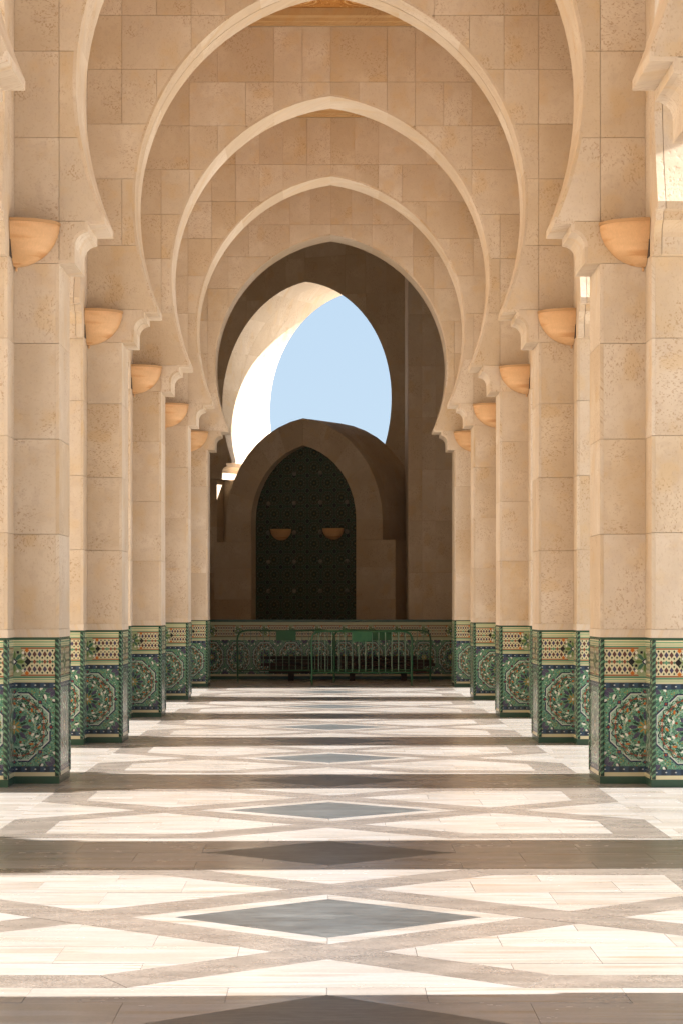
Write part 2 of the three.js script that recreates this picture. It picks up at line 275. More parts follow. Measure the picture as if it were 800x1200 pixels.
// boundary of the opening between two heights, as points (u, h)
function boundary(line, h0, h1) {
  const top = line[line.length - 1][1], out = [];
  const at = h => { for (let i = 0; i < line.length - 1; i++) { const a = line[i], b = line[i + 1]; if (h >= a[1] && h <= b[1] && b[1] > a[1]) return a[0] + (b[0] - a[0]) * (h - a[1]) / (b[1] - a[1]); } return h < line[0][1] ? line[0][0] : -1; };
  out.push([at(h0 + 1e-5), h0]);
  for (const p of line) if (p[1] > h0 + 1e-4 && p[1] < h1 - 1e-4) out.push(p);
  if (top > h0 && top < h1 - 1e-4) out.push([-1, top + 1e-5]);
  out.push([at(h1 - 1e-5), h1]); return out;
}
const JOINT = 0.002;
function slabPieces(line, x0, x1, h0, h1) {         // slab rectangle minus the opening
  const g = JOINT; x0 += g; x1 -= g; h0 += g; h1 -= g;
  const B = boundary(line, h0, h1), Q = [];
  for (let i = 0; i < B.length; i++) {
    Q.push(B[i]); if (i === B.length - 1) break;
    const a = B[i], b = B[i + 1], cr = [];
    for (const x of [x0, x1]) if ((a[0] - x) * (b[0] - x) < 0) { const t = (x - a[0]) / (b[0] - a[0]); cr.push([t, [x, a[1] + (b[1] - a[1]) * t]]); }
    cr.sort((m, n) => m[0] - n[0]); for (const c of cr) Q.push(c[1]);
  }
  const runs = []; let run = [];
  for (const q of Q) { if (q[0] <= x1 + 1e-9) run.push([Math.max(x0, q[0]), q[1]]); else { if (run.length > 1) runs.push(run); run = []; } }
  if (run.length > 1) runs.push(run);
  const res = [];
  for (const r of runs) {
    const left = r.filter((p, i) => !i || Math.hypot(p[0] - r[i - 1][0], p[1] - r[i - 1][1]) > 1e-4);
    const b = left[0], t = left[left.length - 1], P = left.slice();
    if (t[0] < x1 - 1e-4) P.push([x1, t[1]]); if (b[0] < x1 - 1e-4) P.push([x1, b[1]]);
    const S = P.filter((p, i) => { const a = P[(i + P.length - 1) % P.length], c = P[(i + 1) % P.length]; return Math.abs((p[0] - a[0]) * (c[1] - a[1]) - (p[1] - a[1]) * (c[0] - a[0])) > 1e-7; });
    if (S.length > 2 && areaOf(S) > 0.002) res.push(S);
  }
  return res;
}
const T = 0.03;                                    // stone facing thickness
const PROF = archProfile(), PROF_CORE = offsetLine(PROF, T);
const WALL_TOP = 9.93, CORE_X = 2.835, CORE_W = 1.8, HALF = 0.9, NIB = 0.45;
const COURSES = [4.68, 5.06, 5.81, 6.59, 7.23, 7.87, 8.50, 9.13, WALL_TOP];

function facing(parent, line, { courses, colW, cols, map, w0 = -T, w1 = 0, mats = stoneM, merge = 0.16, xStart = 0, scaleH, name = 'stone_slab' }) {
  for (let r = 0; r < courses.length - 1; r++) {
    for (const sg of [1, -1]) {
      let k = 0;
      while (k < cols) {
        const n = (k < cols - 1 && rnd() < merge) ? 2 : 1, x0 = xStart + k * colW, x1 = xStart + (k + n) * colW; k += n;
        for (const P of slabPieces(line, x0, x1, courses[r], courses[r + 1])) {
          const Q = P.map(([u, v]) => [u * sg, v]);
          add(name, plate(new Geo(), Q, w0, w1 + rr(-0.0008, 0.0012), map, { off: [rnd(), rnd()], swap: rnd() < 0.3 }).build(), pick(mats), parent);
        }
      }
    }
  }
}
// facing stones round the inside of an opening: chunks of the profile, extruded through the wall
function soffit(parent, line, outer, cuts, { map, w0, w1, mats = stoneM, splits = [], gap = 0.0025, name = 'soffit_stone' }) {
  const ws = [w0, ...splits, w1];
  for (let c = 0; c < cuts.length - 1; c++) for (const sg of [1, -1]) for (let s = 0; s < ws.length - 1; s++) {
    const a = line.slice(cuts[c], cuts[c + 1] + 1), b = outer.slice(cuts[c], cuts[c + 1] + 1);
    const P = [...a, ...b.reverse()].map(([u, v]) => [u * sg, v]), g = gap, off = [rnd(), rnd()];
    const len = [0]; for (let i = 1; i < a.length; i++) len.push(len[i - 1] + Math.hypot(a[i][0] - a[i - 1][0], a[i][1] - a[i - 1][1]));
    const G = plate(new Geo(), P, ws[s] + (s ? g : 0.0025), ws[s + 1] - (s < ws.length - 2 ? g : 0.0025), map, { off, back: true });
    add(name, G.build(), pick(mats), parent);
  }
}
// solid body of a wall with an arched opening
function archBody(line, halfW, h0, h1, w0, w1, map) {
  const P = [[halfW, h0], [halfW, h1], [-halfW, h1], [-halfW, h0]];
  const L = line.map(([u, v]) => [-u, v]), R = line.slice(0, -1).reverse();
  const pts = [...P.slice(0, 4), ...(Math.abs(L[0][1] - h0) < 1e-6 ? [] : [[L[0][0], h0]]), ...L, ...R, ...(Math.abs(L[0][1] - h0) < 1e-6 ? [] : [[line[0][0], h0]])];
  return plate(new Geo(), pts, w0, w1, map, { back: true }).build();
}
const ORD = ['', 'first', 'second', 'third', 'fourth', 'fifth', 'sixth', 'seventh', 'eighth', 'ninth'];
const zPier = k => -(2.41 + k) * SP;               // k = 5 is the arch before the end wall, k = 0 stands beside the frame
const fromEnd = k => ORD[6 - k];

// ------------------------------------------------------------ ground and floor
{
  const g = structure('courtyard_ground', 'pale paved open ground beyond the arcade');
  add('paving', plate(new Geo(), rect(-160, -260, 160, 200), -0.2, -0.03, (u, v, w) => [u, w, -v], { s: 0.5 }).build(), groundM, g);
  g.children[0].geometry.translate(0, 0, 0);
}
const floor = structure('floor', 'polished marble floor inlaid with interlaced taupe strips and grey diamonds');
const FT = 0.02;
add('bedding', plate(new Geo(), rect(-4.7, -16, 4.7, 66), -0.028, -0.006, (u, v, w) => [u, w, -v]).build(), std({ color: lin(0.40, 0.36, 0.31), roughness: 0.9 }), floor);
{
  const fmap = zc => (u, v, w) => [u, w, zc - v];   // v runs away from the camera
  let slabs = 0;
  const put = (name, P, zc, mats, gap = 0.0011, swap = false) => {
    const Q = shrink(P, gap); if (Q.length < 3 || areaOf(Q) < 0.003) return;
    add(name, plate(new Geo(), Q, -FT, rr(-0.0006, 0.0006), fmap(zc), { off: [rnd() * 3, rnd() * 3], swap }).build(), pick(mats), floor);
  };
  const paveCells = (poly, zc, fine) => {
    if (!fine) { put('marble_slab', poly, zc, marbleM); return; }
    const xs = poly.map(p => p[0]), ys = poly.map(p => p[1]), x0 = Math.min(...xs), x1 = Math.max(...xs), y0 = Math.min(...ys), y1 = Math.max(...ys);
    const CH = 0.55, CW = 0.82;
    for (let j = Math.floor(y0 / CH); j * CH < y1; j++) {
      const sh = (j & 1) ? CW / 2 : 0;
      for (let i = Math.floor((x0 - sh) / CW); i * CW + sh < x1; i++) {
        let c = poly; c = clip(c, -1, 0, -(i * CW + sh)); c = clip(c, 1, 0, (i + 1) * CW + sh); c = clip(c, 0, -1, -j * CH); c = clip(c, 0, 1, (j + 1) * CH);
        if (c.length > 2 && areaOf(c) > 0.004) { slabs++; put('marble_slab', c, zc, marbleM); }
      }
    }
  };
  const S0 = 1.995, S1 = 2.355, C0 = 1.01, C1 = 1.52, DR = 0.79, W2 = 3.7;
  const rot = (P, k) => P.map(([x, y]) => k === 0 ? [x, y] : k === 1 ? [-y, x] : k === 2 ? [-x, -y] : [y, -x]);
  const pq = (p, q) => [(p + q) / 2, (p - q) / 2];
  for (let k = -1; k <= 5; k++) {                   // one bay in front of every pier line
    const zc = zPier(k) + SP / 2, fine = k <= 2 && k >= 0;
    for (let r = 0; r < 4; r++) {
      if (!r) put('grey_diamond', [[DR, 0], [0, DR], [-DR, 0], [0, -DR]], zc, slateM, 0.0008);
      put('marble_border', rot([[DR, 0], [C0, 0], [0, C0], [0, DR]], r), zc, marbleM, 0.0012);
      // diagonal strips: p = X + dz in [C0, C1]; over one crossing, under the next
      put('taupe_strip', rot([pq(C0, -C0), pq(C1, -C0), [S1, C1 - S1], [S0, C0 - S0]], r), zc, taupeM, 0.003);
      put('taupe_strip', rot([pq(C0, -C1), pq(C1, -C1), [C1 - S1, S1], [C0 - S0, S0]], r), zc, taupeM, 0.003);
      // straight pieces with a mitred corner
      put('taupe_strip', rot([[S0, S0 - C0], [S1, S1 - C1], [S1, S1], [S0, S0]], r), zc, taupeM, 0.002);
      put('taupe_strip', rot([[S0 - C0, S0], [S1 - C1, S1], [S1, S1], [S0, S0]], r), zc, taupeM, 0.002);
      // corner panel and side triangle
      paveCells(rot([pq(C1, C0), [S0, S0 - C0], [S0, S0], [S0 - C0, S0], pq(C1, -C0)], r), zc, fine);
      put('marble_slab', rot([[C1, 0], [S1, C1 - S1], [S1, S1 - C1]], r), zc, marbleM);
    }
    for (const s of [-1, 1]) paveCells([[s * S1, -SP / 2], [s * W2, -SP / 2], [s * W2, SP / 2], [s * S1, SP / 2]], zc, fine);
    for (const s of [-1, 1]) for (const e of [-1, 1]) {
      const y = SP / 2, q = [[DR, 0], [S1, 0], [S1, y - S1], [0, y - S1], [0, DR]].map(([a, b]) => [s * a, e * (y - b)]);
      paveCells(q, zc, fine);
      if (s > 0 && (e > 0 || k === -1)) put('grey_diamond', [[0, y - DR], [DR, y], [0, y + DR], [-DR, y]].map(([a, b]) => [a, e * b]), zc, slateM, 0.0008);
    }
  }
  const z5 = zPier(5);
  for (let j = 0; j < 3; j++) for (let i = -3; i < 3; i++) put('marble_slab', rect(i * 1.2, j * 1.5, (i + 1) * 1.2, (j + 1) * 1.5), z5, marbleM);
}

// ------------------------------------------------------------ piers
const PITCH = 0.74;
const PIER_COURSES = [1.39, 2.245, 3.10, 3.96, 4.68];
const FACES = [   // start x, z, direction, outward normal, width, first u of the facing, where the medallion centre lies
  { p: [CORE_X, HALF], d: [1, 0], n: [0, 1], w: CORE_W, s0: T, mc: 0.36 },
  { p: [CORE_X, NIB], d: [0, 1], n: [-1, 0], w: NIB, s0: 0, mc: 0 },
  { p: [2.43, NIB], d: [1, 0], n: [0, 1], w: 0.405, s0: T, mc: 0.405 },
  { p: [2.43, -NIB], d: [0, 1], n: [-1, 0], w: 2 * NIB, s0: 0, mc: 0.45, reveal: true },
  { p: [2.43, -NIB], d: [1, 0], n: [0, -1], w: 0.405, s0: T, mc: 0.405 },
  { p: [CORE_X, -HALF], d: [0, 1], n: [-1, 0], w: NIB, s0: 0, mc: 0.45 },
  { p: [CORE_X, -HALF], d: [1, 0], n: [0, -1], w: CORE_W, s0: T, mc: 0.36 },
  { p: [CORE_X + CORE_W, -HALF], d: [0, 1], n: [1, 0], w: CORE_W, s0: 0, mc: 0.36 },
];
const PLAN = [[2.43, -NIB], [CORE_X, -NIB], [CORE_X, -HALF], [CORE_X + CORE_W, -HALF], [CORE_X + CORE_W, HALF], [CORE_X, HALF], [CORE_X, NIB], [2.43, NIB]];
function planOffset(d) { return [[2.43 - d, -NIB - d], [CORE_X - d, -NIB - d], [CORE_X - d, -HALF - d], [CORE_X + CORE_W + d, -HALF - d], [CORE_X + CORE_W + d, HALF + d], [CORE_X - d, HALF + d], [CORE_X - d, NIB + d], [2.43 - d, NIB + d]]; }
function makePier(k, sx, detail) {
  const cx = CORE_X + CORE_W / 2;
  const side = sx > 0 ? 'sunward row' : 'shadeward row';
  const t = thing('arcade_pier', `stone pier on mosaic base, ${fromEnd(k)} from the tiled end wall, ${side}`, 'pier', [sx * cx, 0, zPier(k)], 0, 'piers of the arcade');
  const L = (x, y, z) => [sx * (x - cx), y, z];
  const ring = (d, y0, y1, name, mat) => add(name, plate(new Geo(), planOffset(d), y0, y1, (u, v, w) => L(u, w, v), { back: true, uvf: (u, v) => [(u + v) * 1.5, 0.5] }).build(), mat, t);
  ring(-T, 0, 4.68, 'core', detail ? groutM : plainStoneM);
  ring(0.004, 0, 0.068, 'tile_plinth', plinthM);
  ring(0.004, 1.318, 1.39, 'base_course', stoneM[5]);
  ring(0.0012, 1.300, 1.3165, 'tile_cap', plinthM);
  for (const [fi, F] of FACES.entries()) {
    if (!detail && fi > 3) continue;
    const map = (u, v, w) => L(F.p[0] + F.d[0] * u + F.n[0] * w, v, F.p[1] + F.d[1] * u + F.n[1] * w);
    const uM = (y0, y1) => (u, v) => [0.5 + (u - F.mc) / PITCH, (v - y0) / (y1 - y0)];
    const band = (name, y0, y1, w, mat, uvf) => add(name, plate(new Geo(), rect(0.0, y0, F.w, y1), -T, w, map, { uvf }).build(), mat, t);
    const e = F.n[0] ? 0.0006 : 0;
    band('mosaic_panel', 0.158, 0.862, 0 + e, mosaicM, uM(0.158, 0.862));
    band('mosaic_frieze', 0.955, 1.240, 0 + e, friezeM, uM(0.955, 1.240));
    for (const [y0, y1] of [[0.068, 0.104], [0.912, 0.955], [1.240, 1.300]]) add('trim_band', plate(new Geo(), rect(0, y0, F.w, y1), -T, 0.002 + e, map, { uvf: (u, v) => [u * 4, y0 < 0.5 ? 0.70 + 0.1 * (v - y0) / (y1 - y0) : (v - y0) / (y1 - y0)] }).build(), trimM, t);
    for (const [y0, y1] of [[0.104, 0.158], [0.862, 0.912]]) add('navy_band', plate(new Geo(), rect(0, y0, F.w, y1), -T, 0.001 + e, map, { uvf: (u, v) => [u / 0.34, (v - y0) / (y1 - y0)] }).build(), navyM, t);
    // rope borders stand a little proud at the free corners
    const ropeAt = fi === 0 ? [0] : fi === 1 ? [F.w - 0.036] : fi === 2 || fi === 4 ? [0] : fi === 3 ? [0, F.w - 0.036] : fi === 5 ? [0] : fi === 6 ? [0] : [];
    for (const u0 of ropeAt) {
      const G = new Geo(), n = 5, r = 0.018;
      const y0 = 0.07, y1 = 1.30, uvr = y => y / 0.055;
      for (let i = 0; i < n; i++) {
        const a0 = Math.PI * i / n, a1 = Math.PI * (i + 1) / n, P = a => [u0 + r - r * Math.cos(a), 0.003 + 0.011 * Math.sin(a)];
        const [ua, wa] = P(a0), [ub, wb] = P(a1);
        G.quad(map(ua, y0, wa), map(ub, y0, wb), map(ub, y1, wb), map(ua, y1, wa), [i / n, uvr(y0)], [(i + 1) / n, uvr(y0)], [(i + 1) / n, uvr(y1)], [i / n, uvr(y1)]);
      }
      add('rope_border', G.build(), ropeM, t);
    }
    // stone facing of the shaft
    if (detail) {
      const mats = stoneM;
      for (let r = 0; r < PIER_COURSES.length - 1; r++) {
        const n = F.w > 1 ? 2 : 1, parts = F.reveal && k === 2 ? [0, 0.44, 0.46, F.w] : null;
        const us = parts ? [[parts[0], parts[1]], [parts[2], parts[3]]] : n === 2 ? [[F.s0, 0.9], [0.9, F.w]] : [[F.s0, F.w]];
        for (const [a, b] of us) add('stone_slab', plate(new Geo(), rect(a + JOINT * 0.5, PIER_COURSES[r] + JOINT, b - (F.reveal || F.n[0] ? 0 : JOINT * 0.4), PIER_COURSES[r + 1] - JOINT), -T, rr(-0.0008, 0.001), map, { off: [rnd(), rnd()], swap: rnd() < 0.4 }).build(), pick(mats), t);
      }
    }
  }
  return t;
}
for (let k = -1; k <= 5; k++) for (const sx of [1, -1]) makePier(k, sx, k >= 0);

// ------------------------------------------------------------ cross arches and side arches
function cutsOf(line) {                             // where the facing stones of an opening are cut
  const n = line.length, c = [0, 2, 7, 10]; let acc = 0;
  for (let i = 11; i < n; i++) { acc += Math.hypot(line[i][0] - line[i - 1][0], line[i][1] - line[i - 1][1]); if (acc > 0.72 || i === n - 1) { c.push(i); acc = 0; } }
  return c;
}
const CUTS = cutsOf(PROF);
for (let k = -1; k <= 5; k++) {
  const t = thing('cross_arch', `beige stone horseshoe arch wall across the walk, ${fromEnd(k)} from the tiled end wall`, 'arch', [0, 4.68, zPier(k)], 0, 'cross arches of the arcade');
  const map = (u, v, w) => [u, v - 4.68, w];
  const detail = k >= 0;
  add('core', archBody(detail ? PROF_CORE : PROF, CORE_X, 4.68, WALL_TOP, -NIB + T, NIB - (detail ? T : 0), map), detail ? groutM : plainStoneM, t);
  if (detail) {
    facing(t, PROF_CORE, { courses: COURSES, colW: 0.405, cols: 7, map: (u, v, w) => map(u, v, NIB + w) });
    soffit(t, PROF, PROF_CORE, CUTS, { map, w0: -NIB, w1: NIB, splits: k === 2 ? [0.0] : [], gap: k === 2 ? 0.013 : 0.0025 });
    // far face, plainly faced
    facing(t, PROF_CORE, { courses: [4.68, 5.81, 7.23, 8.5, WALL_TOP], colW: CORE_X / 2, cols: 2, map: (u, v, w) => map(u, v, -NIB - w), merge: 0 });
  }
}
for (let k = -1; k <= 4; k++) for (const sx of [1, -1]) {    // between pier k and pier k + 1
  const side = sx > 0 ? 'sunward row' : 'shadeward row';
  const t = thing('side_arch', `stone side arch between ${fromEnd(k + 1)} and ${fromEnd(k)} piers from the end wall, ${side}`, 'arch', [sx * (CORE_X + CORE_W / 2), 4.68, zPier(k) - SP / 2], 0, 'side arches of the arcade');
  const map = (u, v, w) => [sx * w, v - 4.68, u];
  add('core', archBody(PROF_CORE, SP / 2 - 0.002, 4.68, 10.9, -CORE_W / 2, CORE_W / 2, map), plainStoneM, t);
  soffit(t, PROF, PROF_CORE, CUTS, { map, w0: -CORE_W / 2 - 0.002, w1: CORE_W / 2 + 0.002, splits: [-CORE_W / 2 + 0.07] });
}
// half bays at both ends of the side walls, above the last piers
for (const [k, s] of [[5, -1], [-1, 1]]) for (const sx of [1, -1]) {
  const t = thing('end_buttress', `stone block above the ${fromEnd(k)} pier from the end wall, ${sx > 0 ? 'sunward row' : 'shadeward row'}`, 'wall', [sx * (CORE_X + CORE_W / 2), 4.68, zPier(k) + s * HALF / 2], 0, 'end blocks of the side walls');
  add('block', boxGeo(-HALF, 0, -HALF / 2 + 0.003, HALF, 6.2, HALF / 2), plainStoneM, t);
}
// ------------------------------------------------------------ ceiling with carved panels and cornices
{
  const c = structure('ceiling', 'ochre carved stucco ceiling between the arches');
  for (let k = 0; k <= 5; k++) {
    const z0 = zPier(k) + NIB, z1 = zPier(k - 1) - NIB;
    add('carved_panel', plate(new Geo(), rect(-CORE_X, -z1, CORE_X, -z0), -10.4, -10.16, (u, v, w) => [u, -w, -v], { s: 0.52, back: true }).build(), scrollM, c);
    for (const [z, s] of [[z0, 1], [z1, -1]]) {
      const prof = [[0, 9.935], [0.05, 9.935], [0.06, 9.975], [0.10, 9.985], [0.11, 10.03], [0.17, 10.05], [0.18, 10.155], [0, 10.155]];
      add('cornice', plate(new Geo(), prof, -CORE_X + 0.002, CORE_X - 0.002, (u, v, w) => [w, v, z + s * u]).build(), corniceM, c);
    }
    add('wall_head', boxGeo(-CORE_X, WALL_TOP + 0.002, zPier(k) - NIB + 0.002, CORE_X, 10.4, zPier(k) + NIB - 0.002), plainStoneM, c);
  }
  add('roof', boxGeo(-4.7, 10.905, zPier(5) - 0.95, 4.7, 11.3, zPier(-1) + 1.0), plainStoneM, c);
}
// ------------------------------------------------------------ facing wall of the building on the side away from the sun
{
  const t = thing('building_wall', 'plain beige stone building wall behind the row of piers away from the sun', 'wall', [-19, 0, -20]);
  add('wall', boxGeo(-0.5, 0, -40, 0, 14, 34), plainStoneM, t);
}
// ------------------------------------------------------------ corner bowl lamps
function bowlGeo(rx, rz, h, a0, a1) {
  const pos = [], idx = [], uv = [], NA = 18, NV = 10;
  const ringAt = (v, s) => { const th = v * Math.PI / 2, r = Math.cos(th), y = -Math.sin(th) * h; return a => [Math.cos(a) * rx * r * s, y * s, Math.sin(a) * rz * r * s]; };
  for (const [sc, dy] of [[1, 0], [0.94, 0]]) for (let j = 0; j <= NV; j++) for (let i = 0; i <= NA; i++) { const a = a0 + (a1 - a0) * i / NA, p = ringAt(j / NV, sc)(a); pos.push(...p); uv.push(i / NA * 0.4, j / NV * 0.25); }
  const W = NA + 1, B = (NV + 1) * W;
  for (let j = 0; j < NV; j++) for (let i = 0; i < NA; i++) { const a = j * W + i; idx.push(a, a + 1, a + W, a + 1, a + W + 1, a + W); const b = B + a; idx.push(b, b + W, b + 1, b + 1, b + W, b + W + 1); }
  for (let i = 0; i < NA; i++) idx.push(i, B + i, i + 1, i + 1, B + i, B + i + 1);
  const g = new THREE.BufferGeometry(); g.setAttribute('position', new THREE.Float32BufferAttribute(pos, 3)); g.setAttribute('uv', new THREE.Float32BufferAttribute(uv, 2)); g.setIndex(idx); g.computeVertexNormals(); return g;
}
function finialGeo(r) { return new THREE.LatheGeometry([[0.001, -r * 1.6], [r * 0.6, -r * 1.2], [r * 0.8, -r * 0.4], [r * 0.45, 0], [r, r * 0.6], [0.001, r]].map(p => new THREE.Vector2(...p)), 12); }
for (let k = 1; k <= 5; k++) for (const sx of [1, -1]) {
  const t = thing('wall_lamp', `ochre bowl lamp on the ${fromEnd(k)} pier from the end wall, ${sx > 0 ? 'sunward row' : 'shadeward row'}`, 'wall lamp', [sx * (CORE_X - 0.004), 5.03, zPier(k) + NIB + 0.004], 0, 'bowl lamps on the piers');
  add('bowl', bowlGeo(0.41, 0.36, 0.39, sx > 0 ? Math.PI / 2 : 0, sx > 0 ? Math.PI : Math.PI / 2), lampM, t);
  const rim = new Geo(), A0 = sx > 0 ? Math.PI / 2 : 0;
  for (let i = 0; i < 18; i++) { const q = j => { const a = A0 + Math.PI / 2 * j / 18; return (r, y) => [Math.cos(a) * (0.41 + r), y, Math.sin(a) * (0.36 + r)]; }, a = q(i), b = q(i + 1), z = [0, 0];
    rim.quad(a(0.006, -0.02), b(0.006, -0.02), b(0.006, 0.008), a(0.006, 0.008), z, z, z, z); rim.quad(a(0.006, 0.008), b(0.006, 0.008), b(-0.03, 0.008), a(-0.03, 0.008), z, z, z, z); rim.quad(a(-0.01, -0.02), b(-0.01, -0.02), b(0.006, -0.02), a(0.006, -0.02), z, z, z, z); }
  add('rim', rim.build(), rimM, t);
  const f = add('finial', finialGeo(0.018), lampM, t); f.position.set(-sx * 0.02, -0.40, 0.02);
  const b = add('back_plate', boxGeo(-0.004, -0.33, 0.01, 0.004, -0.01, 0.32), darkMetalM, t); b.position.set(-sx * 0.002, 0, 0);
}

// ------------------------------------------------------------ the end: tiled low wall, arched niche, big gateway, pilaster, shaded hall
const zD = D => -D * SP;
{
  const t = thing('tiled_low_wall', 'low wall faced with dark green mosaic closing the end of the walk', 'wall', [0, 0, zD(8.1)]);
  const map = (u, v, w) => [u, v, w], W = 3.5, P2 = 0.576;
  add('core', boxGeo(-W, 0, -0.4, W, 1.27, -0.03), plainStoneM, t);
  const u = (y0, y1) => (a, b) => [a / P2, (b - y0) / (y1 - y0)];
  add('tile_plinth', plate(new Geo(), rect(-W, 0, W, 0.07), -0.03, 0.006, map).build(), plinthM, t);
  for (const [y0, y1] of [[0.07, 0.11], [0.86, 0.92], [1.19, 1.25]]) add('trim_band', plate(new Geo(), rect(-W, y0, W, y1), -0.03, 0.003, map, { uvf: (a, b) => [a, y0 < 0.5 ? 0.7 : (b - y0) / 0.06] }).build(), trimM, t);
  add('mosaic_panel', plate(new Geo(), rect(-W, 0.11, W, 0.86), -0.03, 0, map, { uvf: u(0.11, 0.86) }).build(), mosaicM, t);
  add('mosaic_frieze', plate(new Geo(), rect(-W, 0.92, W, 1.19), -0.03, 0, map, { uvf: u(0.92, 1.19) }).build(), friezeM, t);
  add('tile_cap', boxGeo(-W, 1.252, -0.42, W, 1.30, 0.012), plinthM, t);
}
const TURN = -28 * Math.PI / 180;
function pointed(half, spring, apex, n) {           // right half of a pointed arch, from its springing to the apex
  const r = apex - spring, c = (r * r - half * half) / (2 * half), R = half + c, aM = Math.acos(c / R), P = [];
  for (let i = 0; i <= n; i++) { const a = aM * i / n; P.push([R * Math.cos(a) - c, spring + R * Math.sin(a)]); }
  P[n][0] = 0; return P;
}
{
  const t = thing('arched_niche', 'free-standing beige stone vaulted niche with a pointed arch and dark mosaic back', 'niche', [-0.66, 0, zD(8.75)], TURN);
  const N = 10, OUT = pointed(2.09, 3.6, 6.02, N), INN = pointed(1.40, 3.62, 5.375, N), map = (u, v, w) => [u, v, w];
  const ALL = [[2.09, 3.13], ...OUT], body = [...ALL, ...ALL.slice(0, -1).reverse().map(([a, b]) => [-a, b])];
  add('vault', plate(new Geo(), body, -1.9, -0.32, map, { back: true }).build(), plainStoneM, t);
  for (const s of [-1, 1]) {
    add('side_block', boxGeo(s > 0 ? 1.40 : -2.42, 0, -1.5, s > 0 ? 2.42 : -1.40, 3.13, -0.03), stoneM[2], t);
    for (const [y0, y1] of [[0.02, 0.9], [0.9, 1.75], [1.75, 2.5], [2.5, 3.13]]) add('stone_slab', plate(new Geo(), rect(s * 1.40, y0 + 0.004, s * 2.42, y1 - 0.004), -0.03, rr(0, 0.002), map, { off: [rnd(), rnd()] }).build(), pick(stoneM), t);
    for (let i = -1; i < N; i += 1) {
      if (i === -1) { add('arch_stone', plate(new Geo(), [[s * 1.40, 3.134], [s * 2.09, 3.134], [s * 2.09, 3.6], [s * 1.40, 3.62]], -0.32, 0, map, { off: [rnd(), rnd()] }).build(), pick(stoneM), t); continue; }
      if (i % 2) continue;
      const A = OUT.slice(i, i + 3), B = INN.slice(i, i + 3).reverse();
      add('arch_stone', plate(new Geo(), shrinkAny([...A, ...B].map(([a, b]) => [s * a, b])), -0.32, rr(0, 0.002), map, { off: [rnd(), rnd()] }).build(), pick(stoneM), t);
    }
  }
  const door = [[1.40, 0], ...INN, ...INN.slice(0, -1).reverse().map(([a, b]) => [-a, b]), [-1.40, 0]];
  add('mosaic_back', plate(new Geo(), door, -0.5, -0.22, map, { uvf: (a, b) => [a / 0.36, b / 0.36] }).build(), glaze(mosaicTex, [0.44, 0.42, 0.46], 0.45), t);
  for (let r = 0; r < 5; r++) for (let c = 0; c < 4; c++) {
    const x = (c - 1.5) * 0.70, y = 1.95 + r * 0.695; if (r === 4 && (c === 0 || c === 3)) continue;
    const b = add('stud', new THREE.SphereGeometry(0.055, 10, 6, 0, Math.PI * 2, 0, Math.PI / 2), std({ color: lin(0.22, 0.2, 0.18), roughness: 0.35 }), t); b.position.set(x, y, -0.222); b.rotation.x = Math.PI / 2;
  }
  for (const s of [-1, 1]) {
    const p = new THREE.Vector3(s * 0.70, 3.42, -0.215).applyAxisAngle(new THREE.Vector3(0, 1, 0), TURN);
    const l = thing('bowl_sconce', s < 0 ? 'small ochre half bowl sconce on the dark mosaic niche, nearer the sunlit jamb' : 'small ochre half bowl sconce on the dark mosaic niche, nearer the tall pilaster', 'wall lamp', [-0.66 + p.x, p.y, zD(8.75) + p.z], TURN, 'sconces on the niche');
    add('bowl', bowlGeo(0.27, 0.24, 0.27, 0, Math.PI), lampM, l); const f = add('finial', finialGeo(0.02), darkMetalM, l); f.position.set(0, -0.275, 0.015);
    add('back_plate', boxGeo(-0.1, -0.22, -0.012, 0.1, -0.01, 0.004), darkMetalM, l);
  }
}
function shrinkAny(P) { const cx = P.reduce((a, p) => a + p[0], 0) / P.length, cy = P.reduce((a, p) => a + p[1], 0) / P.length; return P.map(([x, y]) => [x + (cx - x) * 0.006, y + (cy - y) * 0.006]); }
{
  const sx = 1.075, sy = 1.174, B = h => 5.31 + (h - 5.034) * sy;
  const G = PROF.map(([u, h]) => [u * sx, B(h)]), GC = offsetLine(G, T), base = G[0][1];
  const t = thing('horseshoe_gateway', 'tall shaded stone wall with one big horseshoe opening to the sky behind the niche', 'gateway', [-0.66, 0, zD(9.5)], TURN);
  const map = (u, v, w) => [u, v, w], TH = 2.5, HW = 4.8, TOPY = 13;
  add('core', archBody(GC, HW, base, TOPY, -TH + T, -T, map), groutM, t);
  for (const s of [-1, 1]) add('jamb_core', boxGeo(s > 0 ? G[0][0] + T : -HW, 0, -TH + T, s > 0 ? HW : -G[0][0] - T, base - 0.001, -T), groutM, t);
  add('infill_wall', boxGeo(-G[0][0] - T, 0, -1.4, G[0][0] + T, base - 0.004, -0.35), stoneM[2], t);
  const courses = [base, base + 0.62, base + 1.6, base + 2.6, base + 3.6, base + 4.6, base + 5.6, base + 6.6, TOPY];
  facing(t, GC, { courses, colW: 0.575, cols: 8, map, merge: 0.2 });
  facing(t, GC, { courses: [base, base + 2, base + 4, base + 6, TOPY], colW: HW / 3, cols: 3, map: (u, v, w) => [u, v, -TH - w], merge: 0 });
  soffit(t, G, GC, CUTS, { map, w0: -TH, w1: 0, splits: [-1.7, -0.85] });
  for (const s of [-1, 1]) for (let r = 0; r < 4; r++) {
    const y0 = r * base / 4, y1 = (r + 1) * base / 4;
    for (const [a, b] of [[G[0][0], 3.4], [3.4, HW]]) add('stone_slab', plate(new Geo(), rect(s * a, y0 + 0.004, s * b, y1 - 0.004), -T, rr(0, 0.002), map, { off: [rnd(), rnd()] }).build(), pick(stoneM), t);
    add('stone_slab', plate(new Geo(), rect(-TH, y0 + 0.004, 0, y1 - 0.004), -T, 0, (u, v, w) => [s * (G[0][0] - w), v, u]).build(), pick(stoneM), t);
  }
}
